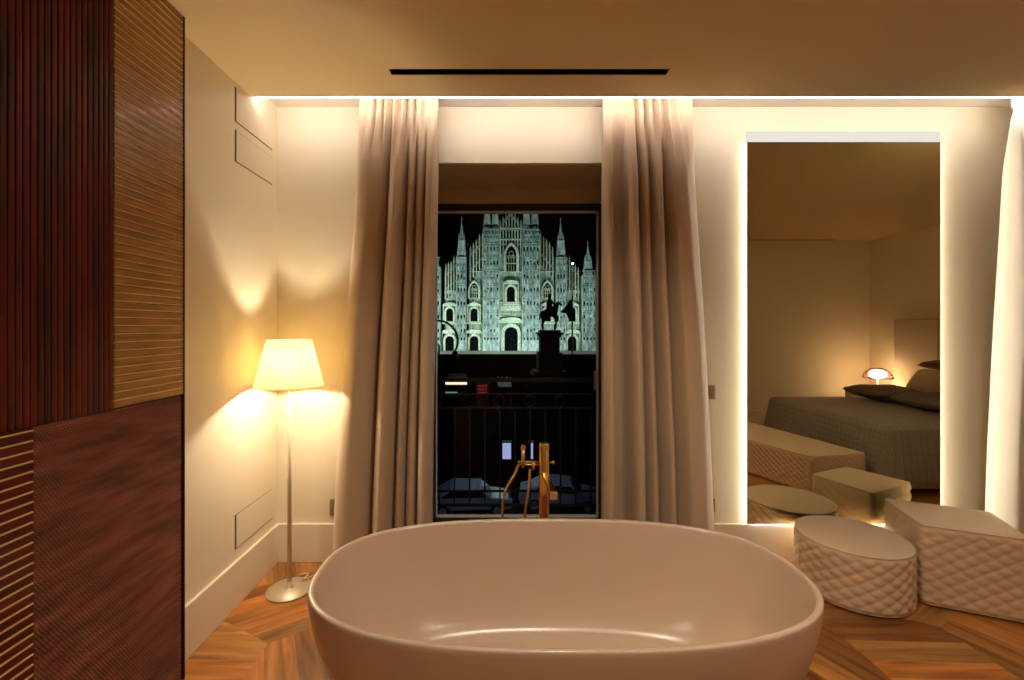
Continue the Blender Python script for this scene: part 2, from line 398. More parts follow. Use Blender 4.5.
# ------------------------------------------------------------------ mirror with light box
YM = 2.775
def mirror():
    x0, x1 = (747-498)*YM/F, (940.5-498)*YM/F
    z0, z1 = .245, HC+(328-142)*YM/F; zh = HC+(328-131.5)*YM/F
    cx = (x0+x1)/2
    e = empty('wall_mirror', 'tall backlit frameless mirror standing on the baseboard', 'mirror', (cx, YM, z0))
    w = (x1-x0)/2; h = z1-z0
    m = MB(); m.box(-w, w, 0, .004, 0, h); m.build('mirror_glass', 'mirror', e)
    m = MB(); m.box(-w+.0365, w-.03, .0045, YB-YM-.0005, .03, h-.0); m.build('backing', 'trim', e)
    m = MB()
    m.box(-w+.026, -w+.036, .014, .026, .0, h); m.box(w-.014, w+.002, .012, .026, .0, h); m.box(-w+.036, w-.014, .012, .026, 0.0, .012)
    m.build('light_strip', 'mled', e)
    m = MB(); m.box(-w, w, .0, .018, h+.003, zh-z0); m.build('top_light_bar', 'mhead', e, bevel=.002)
mirror()

# ------------------------------------------------------------------ sockets and switches
def plate(name, label, u0, u1, v0, v1, m_, y=YB, rock=True):
    a = at(u0, v1, y); b = at(u1, v0, y); w = (b.x-a.x); h = b.z-a.z
    e = empty(name, label, 'socket' if 'socket' in name else 'switch', (a.x+w/2, y, a.z))
    m = MB(); m.box(-w/2, w/2, -.009, 0, 0, h); m.build('cover_plate', m_, e, bevel=.002)
    m = MB(); m.box(-w/2+.012, w/2-.012, -.012, -.009, .018, h-.018); m.build('rocker' if rock else 'insert', m_, e, bevel=.001)
plate('light_switch', 'pale square switch plate beside the floor lamp shade', 330, 344, 385, 398, 'switchl')
plate('wall_socket', 'small bronze socket low down between lamp and curtain', 330, 337, 499, 515, 'switch', rock=False)
plate('light_switch', 'bronze switch plate halfway up between curtain and mirror', 708, 714.5, 385, 399, 'switch')
plate('wall_socket', 'thin bronze socket near the baseboard between curtain and mirror', 708, 714.5, 498, 512, 'switch', rock=False)

# ------------------------------------------------------------------ slatted rosewood screen
def screen():
    xs = XL+.077
    y1, y0 = 1.869, .45
    e = empty('wood_screen', 'dark red wood wall screen of ribbed and woven panels', 'wall screen', (xs, (y0+y1)/2, 0))
    cy = (y0+y1)/2
    L = lambda y: y-cy
    zs = 1.178; yA = 1.528; yC = 1.267; top = ZC-.002
    m = MB(); m.box(-.070, -.012, L(y0), L(y1)-.004, .0, top); m.build('backing_board', 'woodedge', e)
    m = MB(); m.box(-.072, .004, L(y1)-.005, L(y1), 0, top); m.build('edge_strip', 'woodedge', e)
    # vertical ribs
    m = MB(); p = .0195; y = yA-.002
    while y > y0+p:
        a, b = L(y-p*.80), L(y)
        m.prismz([(-.012,a-.001),(-.001,a),(.0,a+.003),(.0,b-.003),(-.001,b),(-.012,b+.0)], zs+.002, top)
        y -= p
    m.build('vertical_rib_panel', 'woodA', e, weld=False)
    def slats(name, ya, yb, z0, z1, mt):
        m = MB(); z = z0+.002; p = .0285
        while z < z1-.004:
            t = min(z+p*.84, z1)
            m.add([(-.012,L(ya),z),(-.001,L(ya),z+.001),(.001,L(ya),z+.004),(.000,L(ya),t-.004),(-.004,L(ya),t),(-.012,L(ya),t),
                   (-.012,L(yb),z),(-.001,L(yb),z+.001),(.001,L(yb),z+.004),(.000,L(yb),t-.004),(-.004,L(yb),t),(-.012,L(yb),t)],
                  [(0,1,2,3,4,5),(11,10,9,8,7,6)]+[(i,i+6,(i+1)%6+6,(i+1)%6) for i in range(6)])
            z += p
        o = m.build(name, mt, e, weld=False)
        m = MB(); z = z0+.002
        while z < z1-p:
            m.box(-.011, .0015, L(ya)+.001, L(yb)-.001, z+p*.86, z+p*.98); z += p
        m.build('painted_edge_glint', 'edge_glint', o, weld=False)  # strips in the gaps paint light caught on slat edges
    slats('painted_gloss_slat_panel', yA+.002, y1-.006, zs+.002, top, 'woodB')
    slats('red_slat_panel', y0, yC-.004, .0, zs-.002, 'woodD')
    # knurled panel: small raised lozenges
    m = MB(); ph, pv = .0105, .0085; vs = []; fs = []
    ny = int((y1-.006-yC)/ph); nz = int((zs-.004)/pv)
    for j in range(nz):
        for i in range(ny):
            cyy = L(yC)+ph*(i+.5)+(ph/2 if j % 2 else 0); cz = .002+pv*(j+.5)
            if cyy+ph*.45 > L(y1)-.006: continue
            o = len(vs); a, b = ph*.46, pv*.62
            vs += [(-.010,cyy-a,cz),(-.010,cyy,cz-b),(-.010,cyy+a,cz),(-.010,cyy,cz+b),(-.002,cyy-a*.45,cz),(-.002,cyy,cz-b*.45),(-.002,cyy+a*.45,cz),(-.002,cyy,cz+b*.45)]
            fs += [(o+4,o+5,o+6,o+7),(o,o+1,o+5,o+4),(o+1,o+2,o+6,o+5),(o+2,o+3,o+7,o+6),(o+3,o,o+4,o+7)]
    m.add(vs, fs); m.box(-.0115, -.0095, L(yC), L(y1)-.006, 0, zs-.002); m.build('woven_panel', 'woodC', e, weld=False)
screen()

# ------------------------------------------------------------------ bathtub
def bathtub():
    e = empty('bathtub', 'large oval matt taupe freestanding bathtub before the window', 'bathtub', (.23, 1.72, 0))
    N = 128; n0 = 2.6
    def ring(a, b, z, n=n0):
        out = []
        for k in range(N):
            t = 2*PI*k/N; c, s = math.cos(t), math.sin(t)
            out.append((a*math.copysign(abs(c)**(2/n), c), b*math.copysign(abs(s)**(2/n), s), z))
        return out
    A, B, H = .916, .449, .54
    rings = []
    rings.append(ring(.690, .285, .0, 2.3)); rings.append(ring(.702, .296, .004, 2.3))
    for t in [.06,.14,.24,.36,.5,.64,.78,.9,.96,.985]:
        k = 1-(1-t)**1.75
        rings.append(ring(.705+(A-.705)*k, .298+(B-.298)*k, H*t))
    rings.append(ring(A-.001, B-.001, H-.003)); rings.append(ring(A-.004, B-.004, H)); rings.append(ring(A-.014, B-.014, H+.0005)); rings.append(ring(A-.020, B-.020, H-.003))
    rings.append(ring(A-.023, B-.023, H-.010))
    ai, bi = A-.024, B-.024; ab, bb = .60, .235
    for t in [.1,.22,.36,.5,.64,.76,.86,.93,.975,1]:
        k = (1-math.sqrt(max(0, 1-t**2.6)))     # steep wall then round corner
        z = H-.01-(H-.01-.095)*t
        w = .35*t+.65*k
        rings.append(ring(ai+(ab-ai)*w, bi+(bb-bi)*w, z, n0-.2*t))
    rings.append(ring(.52,.17,.088,2.3)); rings.append(ring(.3,.08,.084,2.2)); rings.append(ring(.05,.02,.082,2))
    vs = [p for r in rings for p in r]; nr = len(rings)
    fs = [(i*N+k, i*N+(k+1)%N, (i+1)*N+(k+1)%N, (i+1)*N+k) for i in range(nr-1) for k in range(N)]
    m = MB(); m.add(vs, fs, True); m.add(rings[0], [tuple(range(N-1,-1,-1))], False); m.add(rings[-1], [tuple(range(N))], True)
    m.build('basin', 'tubm', e)
    m = MB(); m.lathe([(.001,0),(.030,0),(.034,.004),(.028,.008),(.001,.009)], (0,0,.083), 24, False, False); m.build('drain_cover', 'tubm', e)
bathtub()

# ------------------------------------------------------------------ floor standing tap
def tap():
    Y = 2.33; X = (544-498)*Y/F
    e = empty('bath_mixer', 'brass floor standing bath mixer behind the tub', 'tap', (X, Y, 0))
    zt = HC-(443-328)*Y/F; k = Y/F
    m = MB(); m.lathe([(.055,0),(.055,.006),(.05,.010),(.027,.012)], n=32); m.build('floor_flange', 'brass', e)
    m = MB(); m.lathe([(.0265,.01),(.0265,zt-.004),(.0245,zt)], n=28); m.build('column', 'brass', e)
    m = MB(); m.box(-.006, .006, -.034, -.022, zt-.085, zt-.01); m.add([(-.018,-.0275,zt-.002),(.018,-.0275,zt-.002),(0,-.0285,zt-.07),(-.018,-.022,zt-.002),(.018,-.022,zt-.002),(0,-.022,zt-.07)], [(0,2,1),(3,4,5),(0,3,5,2),(1,2,5,4),(0,1,4,3)])
    m.build('lever', 'brassd', e)
    zc = HC-(463-328)*Y/F
    m = MB(); m.tube([(-.027,0,zc+.006),(-.135,0,zc+.006)], .006); m.tube([(-.027,0,zc-.008),(-.135,0,zc-.008)], .005); m.tube([(-.04,0,zc+.006),(-.05,0,zc-.008)], .004); m.tube([(-.09,0,zc+.006),(-.10,0,zc-.008)], .004)
    m.tube([(-.055,0,zc+.01),(-.055,0,zc-.035)], .008)
    m.build('cradle', 'brass', e)
    m = MB(); m.tube([(.026,0,zc+.003),(.04,0,zc+.003),(.046,0,zc+.003),(.052,0,zc+.003)], [.005,.005,.010,.010]); m.build('diverter_knob', 'brass', e)
    zs = HC-(472-328)*Y/F
    m = MB()
    p0 = Vector((0,-.02,zs)); p1 = Vector((.026,-.19,zs-.038)); d = Vector((.016,0,0)); u = Vector((0,0,.006))
    m.add([p0-d-u,p0+d-u,p0+d+u,p0-d+u,p1-d-u,p1+d-u,p1+d+u,p1-d+u], [(3,2,1,0),(4,5,6,7),(0,1,5,4),(1,2,6,5),(2,3,7,6),(3,0,4,7)])
    m.build('spout', 'brass', e, bevel=.002)
    m = MB(); c = p1+Vector((0,-.004,-.012)); m.box(c.x-.018, c.x+.018, c.y-.006, c.y+.012, c.z-.018, c.z+.018)
    m.build('spout_end', 'brassd', e, bevel=.003)
    # handset resting on the cradle
    hx = (523-544)*k
    m = MB(); m.tube([(hx,-.012,zc-.02),(hx,-.012,zc+.03),(hx,-.014,zc+.07)], [.009,.010,.011], 14); hs = m.build('hand_shower', 'brassd', e)
    m = MB(); m.tube([(hx,-.025,zc+.085),(hx,-.012,zc+.085),(hx,.0,zc+.085)], [.014,.014,.009], 16); m.build('shower_head', 'brass', hs)
    # hose loop
    pts = []
    ctrl = [(hx-.025,-.005,zc-.01),(hx-.045,-.004,zc-.06),(hx-.085,0,zc-.13),(hx-.105,.004,zc-.22),(hx-.10,.005,zc-.36),(hx-.06,.005,zc-.50),(hx-.03,.004,zc-.53),(0+hx,.003,zc-.48),(hx+.004,0,zc-.36),(hx+.012,0,zc-.25),(hx+.03,0,zc-.13),(hx+.036,0,zc-.03)]
    for i in range(len(ctrl)-1):
        P = [Vector(ctrl[max(0, min(len(ctrl)-1, i+q))]) for q in (-1,0,1,2)]
        for s in range(6):
            t = s/6
            pts.append(.5*((2*P[1])+(-P[0]+P[2])*t+(2*P[0]-5*P[1]+4*P[2]-P[3])*t*t+(-P[0]+3*P[1]-3*P[2]+P[3])*t**3))
    pts.append(Vector(ctrl[-1]))
    m = MB(); m.tube(pts, .0072, 10); m.build('hose', 'brass', e)
tap()

# ------------------------------------------------------------------ floor lamp
def floor_lamp():
    Y = 2.50; X = (288.5-498)*Y/F+.005
    e = empty('floor_lamp', 'lit cream shade floor lamp standing in the corner', 'floor lamp', (X, Y, 0))
    m = MB(); m.lathe([(.118,0),(.121,.004),(.119,.008),(.03,.014),(.014,.022),(.012,.05)], n=48); m.build('base', 'lampmetal', e)
    m = MB(); m.lathe([(.0115,.02),(.0115,.62),(.009,.63),(.009,1.14)], n=18); m.build('pole', 'lampmetal', e)
    zb, zt = HC-(386-328)*Y/F, HC+(328-339.5)*Y/F
    m = MB(); n = 64
    prof = [(.181,zb),(.1765,zb+.012),(.117,zt-.006),(.1145,zt)]
    m.lathe(prof, n=n, cap0=False, cap1=False)
    s = m.build('lamp_shade', 'shade', e); md = s.modifiers.new('t', 'SOLIDIFY'); md.thickness = .0015
    m = MB()
    m.lathe([(.1815,zb-.0015),(.1825,zb),(.1815,zb+.002),(.180,zb)], n=n, cap0=False, cap1=False); m.build('rim', 'brassd', s)
    m = MB(); m.tube([(0,0,1.14),(0,0,1.20)], .016, 14)
    for k in range(3):
        a = 2*PI*k/3+.4; m.tube([(0,0,1.15),(.176*math.cos(a),.176*math.sin(a),zb+.012)], .0018, 6)
    m.build('socket', 'lampmetal', e)
    m = MB(); m.lathe([(.006,0),(.018,.02),(.024,.045),(.018,.068),(.004,.078)], (0,0,1.20), 20)
    m.build('bulb', emis('bulb_glow', (1,.80,.45), 30), e)
    m = MB(); m.tube([(.085,-.06,1.16),(.1,-.075,1.10),(.1,-.076,zb-.035)], .0025, 8); m.build('pull_switch', 'lampmetal', e)
    pts = []
    for i in range(80):
        t = i/79
        pts.append((-.01+.29*t+.035*math.sin(t*15), .10+.10*t+.045*math.cos(t*13)-.04*t, .006+.03*abs(math.sin(t*9))*(1-t)+(.0 if t < .9 else (t-.9)*4.6*.25)))
    m = MB(); m.tube(pts, .0032, 6); m.build('cable', 'cable', e)
    return X, Y, (zb+zt)/2
LX, LY, LZ = floor_lamp()

# ------------------------------------------------------------------ quilted poufs
def quilt(s, z, pw=.085, ph=.060):
    a = abs(math.sin(PI*(s/pw+z/ph))*math.sin(PI*(s/pw-z/ph)))
    return a**.45
def pouf(name, label, pts, h, loc, group='quilted poufs', pw=.085, ph=.060):
    """pts: closed plan outline (dense, counterclockwise) about loc"""
    e = empty(name, label, 'pouf', loc, 0, group)
    n = len(pts); per = [0]
    for i in range(n): per.append(per[-1]+math.dist(pts[i], pts[(i+1)%n]))
    Ltot = per[-1]; k = max(1, round(Ltot/pw)); pwx = Ltot/k
    nor = []
    for i in range(n):
        a, b = Vector(pts[i-1]), Vector(pts[(i+1)%n]); t = (b-a).normalized(); nor.append(Vector((t.y, -t.x)))
    NZ = int(h/.0065); vs = []
    for j in range(NZ+1):
        z = .012+(h-.012)*j/NZ
        ed = min(1, min(j, NZ-j)/3)
        for i in range(n):
            q = quilt(per[i], z, pwx, ph)*.0085*ed-.004*(1-ed)
            vs.append((pts[i][0]+nor[i].x*q, pts[i][1]+nor[i].y*q, z))
    m = MB(); m.add(vs, [(j*n+i, j*n+(i+1)%n, (j+1)*n+(i+1)%n, (j+1)*n+i) for j in range(NZ) for i in range(n)], True)
    m.add([(x,y,.012) for x, y in pts], [tuple(range(n-1,-1,-1))])
    m.build('quilted_side', 'pouf', e, weld=False)
    # top: concentric rings, faintly puffed
    K = 14; vs = []
    for r in range(K+1):
        f = 1-r/K*.999
        for i in range(n):
            x, y = pts[i][0]*f, pts[i][1]*f
            z = h+.006*(1-(1-min(1,(1-f)*7))**2)+.0016*quilt(x, y, .11, .08)*min(1,(1-f)*6)
            vs.append((x, y, z))
    m = MB(); m.add(vs, [(r*n+i, r*n+(i+1)%n, (r+1)*n+(i+1)%n, (r+1)*n+i) for r in range(K) for i in range(n)], True)
    t = m.build('top_cover', 'pouf', e, weld=False)
    m = MB(); m.tube([(x*1.001, y*1.001, h) for x, y in pts]+[(pts[0][0]*1.001, pts[0][1]*1.001, h)], .0028, 6, False); m.build('piping', 'pouf', t, weld=False)
    m = MB(); m.prismz([(x*.9, y*.9) for x, y in pts[::4]], 0, .012); m.build('foot_plinth', 'dark', e)
    return e
def rounded(poly, r=.03, step=.009):
    c = Vector((sum(p[0] for p in poly)/len(poly), sum(p[1] for p in poly)/len(poly)))
    P = [Vector(p)-c for p in poly]; out = []; n = len(P)
    area = sum(P[i].x*P[(i+1)%n].y-P[(i+1)%n].x*P[i].y for i in range(n))
    if area < 0: P.reverse()
    raw = []
    for i in range(n):
        a, b, d = P[i-1], P[i], P[(i+1)%n]; u = (a-b).normalized(); w = (d-b).normalized()
        s, t = b+u*r, b+w*r
        for k in range(7):
            q = k/6; raw.append((1-q)**2*s+2*q*(1-q)*b+q*q*t)
    for i in range(len(raw)):
        a, b = raw[i], raw[(i+1)%len(raw)]; L = (b-a).length; k = max(1, int(L/step))
        for q in range(k): out.append(tuple(a+(b-a)*q/k))
    return out, c
circ = [(.262*math.cos(2*PI*k/200), .262*math.sin(2*PI*k/200)) for k in range(200)]
pouf('round_pouf', 'low round quilted beige pouf nearest the tub', circ, .302, (1.967, 2.505, 0))
p, c = rounded([(2.345,2.735),(2.225,2.36),(2.60,2.195),(2.77,2.535)])
pouf('angular_pouf', 'taller four sided quilted beige pouf beside the round one', p, .42, (c.x, c.y, 0))
p, c = rounded([(2.71,1.66),(3.28,1.55),(2.95,.08),(2.20,.18)], .05, .011)
pouf('quilted_bench', 'long low quilted bench at the foot of the bed', p, .34, (c.x, c.y, 0), pw=.07, ph=.05)

# ------------------------------------------------------------------ bed with its bedding (seen in the mirror)
BX0, BX1, BY0, BY1, BZ = 3.42, 5.42, -.12, 1.64, .585
e = empty('bed', 'wide upholstered bed with pale headboard, seen in the mirror', 'bed', ((BX0+BX1)/2, (BY0+BY1)/2, 0))
ex, ey = e.location.x, e.location.y
m = MB(); m.box(BX0-ex+.04, BX1-ex, BY0-ey+.03, BY1-ey-.03, .04, .34); m.build('bed_base', 'linen', e, bevel=.02)
m = MB(); m.box(BX0-ex+.02, BX1-ex, BY0-ey+.02, BY1-ey-.02, .34, BZ-.03); m.build('mattress', 'linen', e, bevel=.04)
m = MB(); m.box(BX0-ex+.1, BX0-ex+.18, BY0-ey+.1, BY0-ey+.18, 0, .04); l1 = m.build('leg', 'dark', e)
for dx, dy in ((1.75,0),(0,1.42),(1.75,1.42)):
    l = l1.copy(); COL.objects.link(l); l.location = (dx, dy, 0)
hb = None
m = MB()
for ya, yb in ((-.62,.0),(.004,.80),(.804,1.66),(1.664,2.3)):
    m.box(5.425-ex, 5.482-ex, ya-ey, yb-ey, .0, 1.57)
m.build('headboard', 'headboard', e, bevel=.012)
def bedspread():
    # section lofted outwards from the middle: top then skirts, following the bed outline
    x0, x1, y0, y1 = BX0-.012, BX1-.75+.4, BY0-.012, BY1+.012
    x1 = 5.35
    W, Hh = x1-x0, y1-y0
    nu, nv = 130, 130; D = .44
    uv = []; vs = []
    # param: s across y from -D..Hh+D , t along x from -D..W
    S = [-D+(Hh+2*D)*i/nv for i in range(nv+1)]; T = [-D+(W+D)*j/nu for j in range(nu+1)]
    rr = .05
    def fold(a, L):           # distance past edge -> (horizontal out, drop)
        if a <= 0: return 0, 0
        q = PI/2*rr
        if a < q: th = a/rr; return rr*math.sin(th), rr*(1-math.cos(th))
        d = a-q; return rr+d*.16, rr+d*.985
    for t in T:
        for s in S:
            ax = -t; ay = max(-s, s-Hh)
            ox, dx = fold(ax+rr, 0); oy, dy = fold(ay+rr, 0)
            if ax > -rr and ay > -rr:        # corner: fabric hangs as a cone
                a = math.hypot(max(0,ax+rr), max(0,ay+rr)); o, d = fold(min(a, D+rr+.03), 0)
                th = math.atan2(max(0,ay+rr), max(1e-6, ax+rr)); o2 = o*(1+.25*math.sin(2*th)*max(0,d-.1)/.3)
                X = x0+rr-o2*math.cos(th); sy = o2*math.sin(th); Z = BZ-d
                Yv = (y0+rr-sy) if s < Hh/2 else (y1-rr+sy)
            else:
                X = x0+max(t, rr)-(ox if ax > -rr else 0) if ax > -rr else x0+t
                Yv = (y0+rr-oy if s < Hh/2 else y1-rr+oy) if ay > -rr else y0+s
                Z = BZ-dx-dy
            hang = max(0, BZ-Z-.08)
            if ay > 0: Yv += (1 if s > Hh/2 else -1)*.045*hang*(math.sin(X*7)+.5*math.sin(X*13))
            if ax > 0: X += .045*hang*math.sin(Yv*6+1)
            Z += .006*math.sin(X*5)*math.sin(Yv*4)*(1 if ax < 0 and ay < 0 else 0)
            vs.append((X, Yv, Z)); uv.append((t, s))
    n = nv+1
    fs = [(j*n+i, (j+1)*n+i, (j+1)*n+i+1, j*n+i+1) for j in range(nu) for i in range(nv)]
    m = MB(); m.add(vs, fs, True); o = m.build('bedspread', 'spread', weld=False)
    me = o.data; ul = me.uv_layers.new(name='UVMap')
    for lp in me.loops: ul.data[lp.index].uv = uv[lp.vertex_index]
    s = o.modifiers.new('t', 'SOLIDIFY'); s.thickness = .01; s.offset = 1
    tag(o, 'quilted taupe bedspread draped over the bed, seen in the mirror', 'bedspread')
bedspread()
def pillow(label, loc, size, rot, m_, group=None, name='pillow'):
    lx, ly, th = size; n = 24; vs = []
    e = empty(name, label, 'pillow', loc); e.rotation_euler = rot
    for sgn in (1, -1):
        for j in range(n+1):
            for i in range(n+1):
                a, b = i/n*2-1, j/n*2-1
                k = max(0, (1-abs(a)**2.6)*(1-abs(b)**2.6))**.5
                pin = 1-.06*(1-k)*0
                x = a*lx/2*(1-.07*(1-abs(b)**2)*abs(a)**3*0-.05*b*b*abs(a)); y = b*ly/2*(1-.05*a*a*abs(b))
                vs.append((x, y, sgn*(th/2*k)+.006*math.sin(a*4+b*3)*k+th/2))
    N = n+1; q = [(j*N+i, j*N+i+1, (j+1)*N+i+1, (j+1)*N+i) for j in range(n) for i in range(n)]
    m = MB(); m.add(vs, q+[tuple(N*N+x for x in reversed(f)) for f in q], True); c = m.build('pillow_cover', m_, e)
    m = MB(); rim = []
    for k in range(4):
        for i in range(n):
            a = i/n*2-1
            a_, b_ = [(a,-1),(1,a),(-a,1),(-1,-a)][k]
            rim.append((a_*lx/2*(1-.05*b_*b_*abs(a_)), b_*ly/2*(1-.05*a_*a_*abs(b_)), th/2))
    m.tube(rim+[rim[0]], .005, 6, False); m.build('piping', m_, e)
    return e
zt = BZ+.008
pillow('flat dark taupe pillow lying nearer the bedside lamp', (4.62,.16,zt+.01), (.60,.60,.17), (0,0,.05), 'pillow_dark', name='flat_pillow')
pillow('flat dark taupe pillow lying nearer the mirror, past the first one', (4.62,.86,zt+.01), (.60,.66,.17), (0,0,-.06), 'pillow_dark', name='flat_pillow')
pillow('cream pillow with small embroidered mark leaning on the headboard', (5.10,.40,zt+.185), (.35,.72,.13), (0,math.radians(-55),0), 'pillow_light')
pillow('brown bolster pillow resting on top of the cream pillow', (5.255,.24,zt+.375), (.20,.46,.10), (0,math.radians(-12),0), 'pillow_brown', name='bolster_pillow')
# nightstand
e = empty('nightstand', 'pale nightstand beside the bed, seen in the mirror', 'nightstand', (5.17,-.62,0))
m = MB(); m.box(-.22,.22,-.24,.24,.06,.60); m.build('body', 'night', e, bevel=.004)
m = MB(); m.box(-.235,.235,-.25,.25,.60,.625); m.build('top', 'night', e, bevel=.004)
for z in (.08,.34):
    m = MB(); m.box(-.235,-.22,-.23,.23,z,z+.24); d = m.build('drawer', 'night', e, bevel=.003)
    m = MB(); m.box(-.247,-.235,-.05,.05,z+.12,z+.13); m.build('handle', 'brassd', d)
m = MB(); m.box(-.2,.2,-.22,.22,0,.06); m.build('plinth', 'dark', e)
# table lamp with lattice dome
YT = -.60; XT = 5.19; ZT = .625
e = empty('table_lamp', 'small glowing lattice dome table lamp on the nightstand', 'table lamp', (XT,YT,ZT))
m = MB(); m.lathe([(.075,0),(.075,.008),(.02,.014),(.008,.03),(.008,.16)], n=28); m.build('base', 'brassd', e)
m = MB(); m.lathe([(.05,.0),(.09,.02),(.10,.05),(.09,.08),(.05,.105),(.01,.112)], (0,0,.15), 32)
m.build('diffuser', emis('pink_diffuser', (1,.68,.48), 26), e)
m = MB(); nb = 26
def dome(phi, th, r=1.0): return (.165*r*math.cos(phi)*math.cos(th), .165*r*math.cos(phi)*math.sin(th), .150+.135*math.sin(phi)*r)
for k in range(nb):
    for sg in (1, -1):
        m.tube([dome(PI/2*q/8, 2*PI*k/nb+sg*q*.09) for q in range(0, 9)], .0042, 5, False)
for ph in (0, .02, .5): m.tube([dome(ph, 2*PI*k/40) for k in range(41)], .005, 6, False)
m.build('lattice_shade', mat('lattice_plastic', (.20,.07,.05), .4), e, weld=False)
e = empty('small_bottle', 'tiny bottle standing beside the bedside lamp', 'bottle', (5.22,-.44,ZT))
m = MB(); m.lathe([(.018,0),(.020,.01),(.020,.045),(.008,.058),(.008,.075)], n=18); m.build('bottle_body', 'night', e)
m = MB(); m.lathe([(.010,.075),(.010,.09)], n=14); m.build('cap', 'brassd', e)

# ------------------------------------------------------------------ balcony railing
def railing():
    Y = 3.80; e = empty('balcony_railing', 'black iron balcony railing outside the window', 'railing', (.14,Y,-.14))
    z = lambda v: HC-(v-328)*Y/F+.14
    for nm, vv, r in (('top_rail',380,.016),('upper_rail',394,.006),('middle_rail',408,.008),('lower_rail',491,.008),('bottom_rail',505,.010)):
        m = MB(); m.box(-1.05, 1.05, -r, r, z(vv)-r, z(vv)+r); m.build(nm, 'black', e)
    x = -1.02
    while x < 1.03:
        m = MB(); m.box(x-.006, x+.006, -.006, .006, z(505), z(408)); m.build('baluster', 'black', e); x += .128
    for x in (-1.05, 1.05):
        m = MB(); m.box(x-.02, x+.02, -.02, .02, 0, z(380)+.03); m.build('post', 'black', e)
    for k in range(8):
        cx = -.9+.2571*k; m = MB()
        m.tube([(cx+.045*math.cos(t*2*PI/16), 0, (z(394)+z(408))/2+.045*math.sin(t*2*PI/16)) for t in range(17)], .004, 6, False); m.build('ring', 'black', e)
railing()
m = MB(); m.box(-.95,1.25,3.40,3.86,-.30,-.14); struct('balcony_slab', m, 'facade_out')

# ------------------------------------------------------------------ square and cathedral
GZ = -8.0
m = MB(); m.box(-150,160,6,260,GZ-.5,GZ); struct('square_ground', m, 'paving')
DC = 170.0; KX = DC/F
CX = (510.7-498)*KX
def X_(u): return (u-498)*KX-CX
def Z_(v): return HC-(v-328)*KX-GZ
cath = empty('cathedral', 'floodlit pale marble gothic cathedral facing the dark square', 'cathedral', (CX, DC, GZ))
def arch(cx, w, z0, z1, kind='round', n=8):
    h = w/2; pts = [(cx-h, z0), (cx+h, z0)]
    if kind == 'round':
        zc = z1-h
        pts += [(cx+h*math.cos(PI*i/n), zc+h*math.sin(PI*i/n)) for i in range(n+1)]
    else:
        zc = z1-w*.9
        pts += [(cx-h+w*math.cos(PI/3*i/n), zc+w*.87/.866*math.sin(PI/3*i/n)*1.04) for i in range(n+1)]
        pts += [(cx+h-w*math.cos(PI/3*(n-i)/n), zc+w*.87/.866*math.sin(PI/3*(n-i)/n)*1.04) for i in range(1, n+1)]
    return pts
def ring_prism(m, outer, inner, y0, y1):
    n = len(outer)
    m.add([(x,y0,z) for x,z in outer]+[(x,y0,z) for x,z in inner]+[(x,y1,z) for x,z in outer]+[(x,y1,z) for x,z in inner],
          [(i,(i+1)%n,n+(i+1)%n,n+i) for i in range(n)]+[(i,2*n+i,2*n+(i+1)%n,(i+1)%n) for i in range(n)]+[(n+i,n+(i+1)%n,3*n+(i+1)%n,3*n+i) for i in range(n)])
def opening(name, u, wpx, v0, v1, kind, yf=0.0, hood=None):
    """arched surround with a dark recess set into it; v0 bottom, v1 top"""
    cx, w, z0, z1 = X_(u), wpx*KX, Z_(v0), Z_(v1)
    inn = arch(cx, w, z0, z1, kind); out = arch(cx, w*1.5, z0-.15, z1+w*.28, kind)
    m = MB(); ring_prism(m, out, inn, yf-1.6, yf+.02)
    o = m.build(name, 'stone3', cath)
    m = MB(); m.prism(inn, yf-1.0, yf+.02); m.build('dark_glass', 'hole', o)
    if kind == 'point':
        m = MB()
        for k in (-.25, 0, .25): m.box(cx+k*w-.08, cx+k*w+.08, yf-1.25, yf-1.0, z0, z0+(z1-z0)*.62)
        m.box(cx-w/2, cx+w/2, yf-1.25, yf-1.0, z0+(z1-z0)*.30, z0+(z1-z0)*.33)
        for (dx, dz, r) in ((0,.70,.22),(-.24,.56,.15),(.24,.56,.15)):
            c = (cx+dx*w, z0+(z1-z0)*dz); m.tube([(c[0]+r*w*math.cos(t*PI/5), yf-1.15, c[1]+r*w*math.sin(t*PI/5)) for t in range(11)], .10, 5, False)
        m.build('tracery', 'stone3', o)
    if hood:
        m = MB(); zt = z1+w*.28; hw = w*.95
        if hood == 'tri': pts = [(cx-hw, zt+.1), (cx+hw, zt+.1), (cx+hw, zt+.6), (cx, zt+.6+w*.45), (cx-hw, zt+.6)]
        else:
            pts = [(cx-hw, zt+.1), (cx+hw, zt+.1)]+[(cx+hw*math.cos(PI*i/8), zt+.5+w*.35*math.sin(PI*i/8)) for i in range(9)]
        m.prism(pts, yf-2.0, yf); 
        m.box(cx-hw, cx-hw+.35, yf-1.8, yf, z0, zt+.1); m.box(cx+hw-.35, cx+hw, yf-1.8, yf, z0, zt+.1)
        m.build('pediment', 'stone3', o)
        m = MB(); m.box(cx-hw*1.1, cx+hw*1.1, yf-2.0, yf, z0-.9, z0-.3); m.build('sill', 'stone3', o)
    return o
def pinnacle(m, x, y, z, w, h):
    m.box(x-w/2, x+w/2, y-w/2, y+w/2, z, z+h*.35)
    m.add([(x-w*.6,y-w*.6,z+h*.35),(x+w*.6,y-w*.6,z+h*.35),(x+w*.6,y+w*.6,z+h*.35),(x-w*.6,y+w*.6,z+h*.35),(x,y,z+h)], [(0,1,4),(1,2,4),(2,3,4),(3,0,4),(0,3,2,1)])
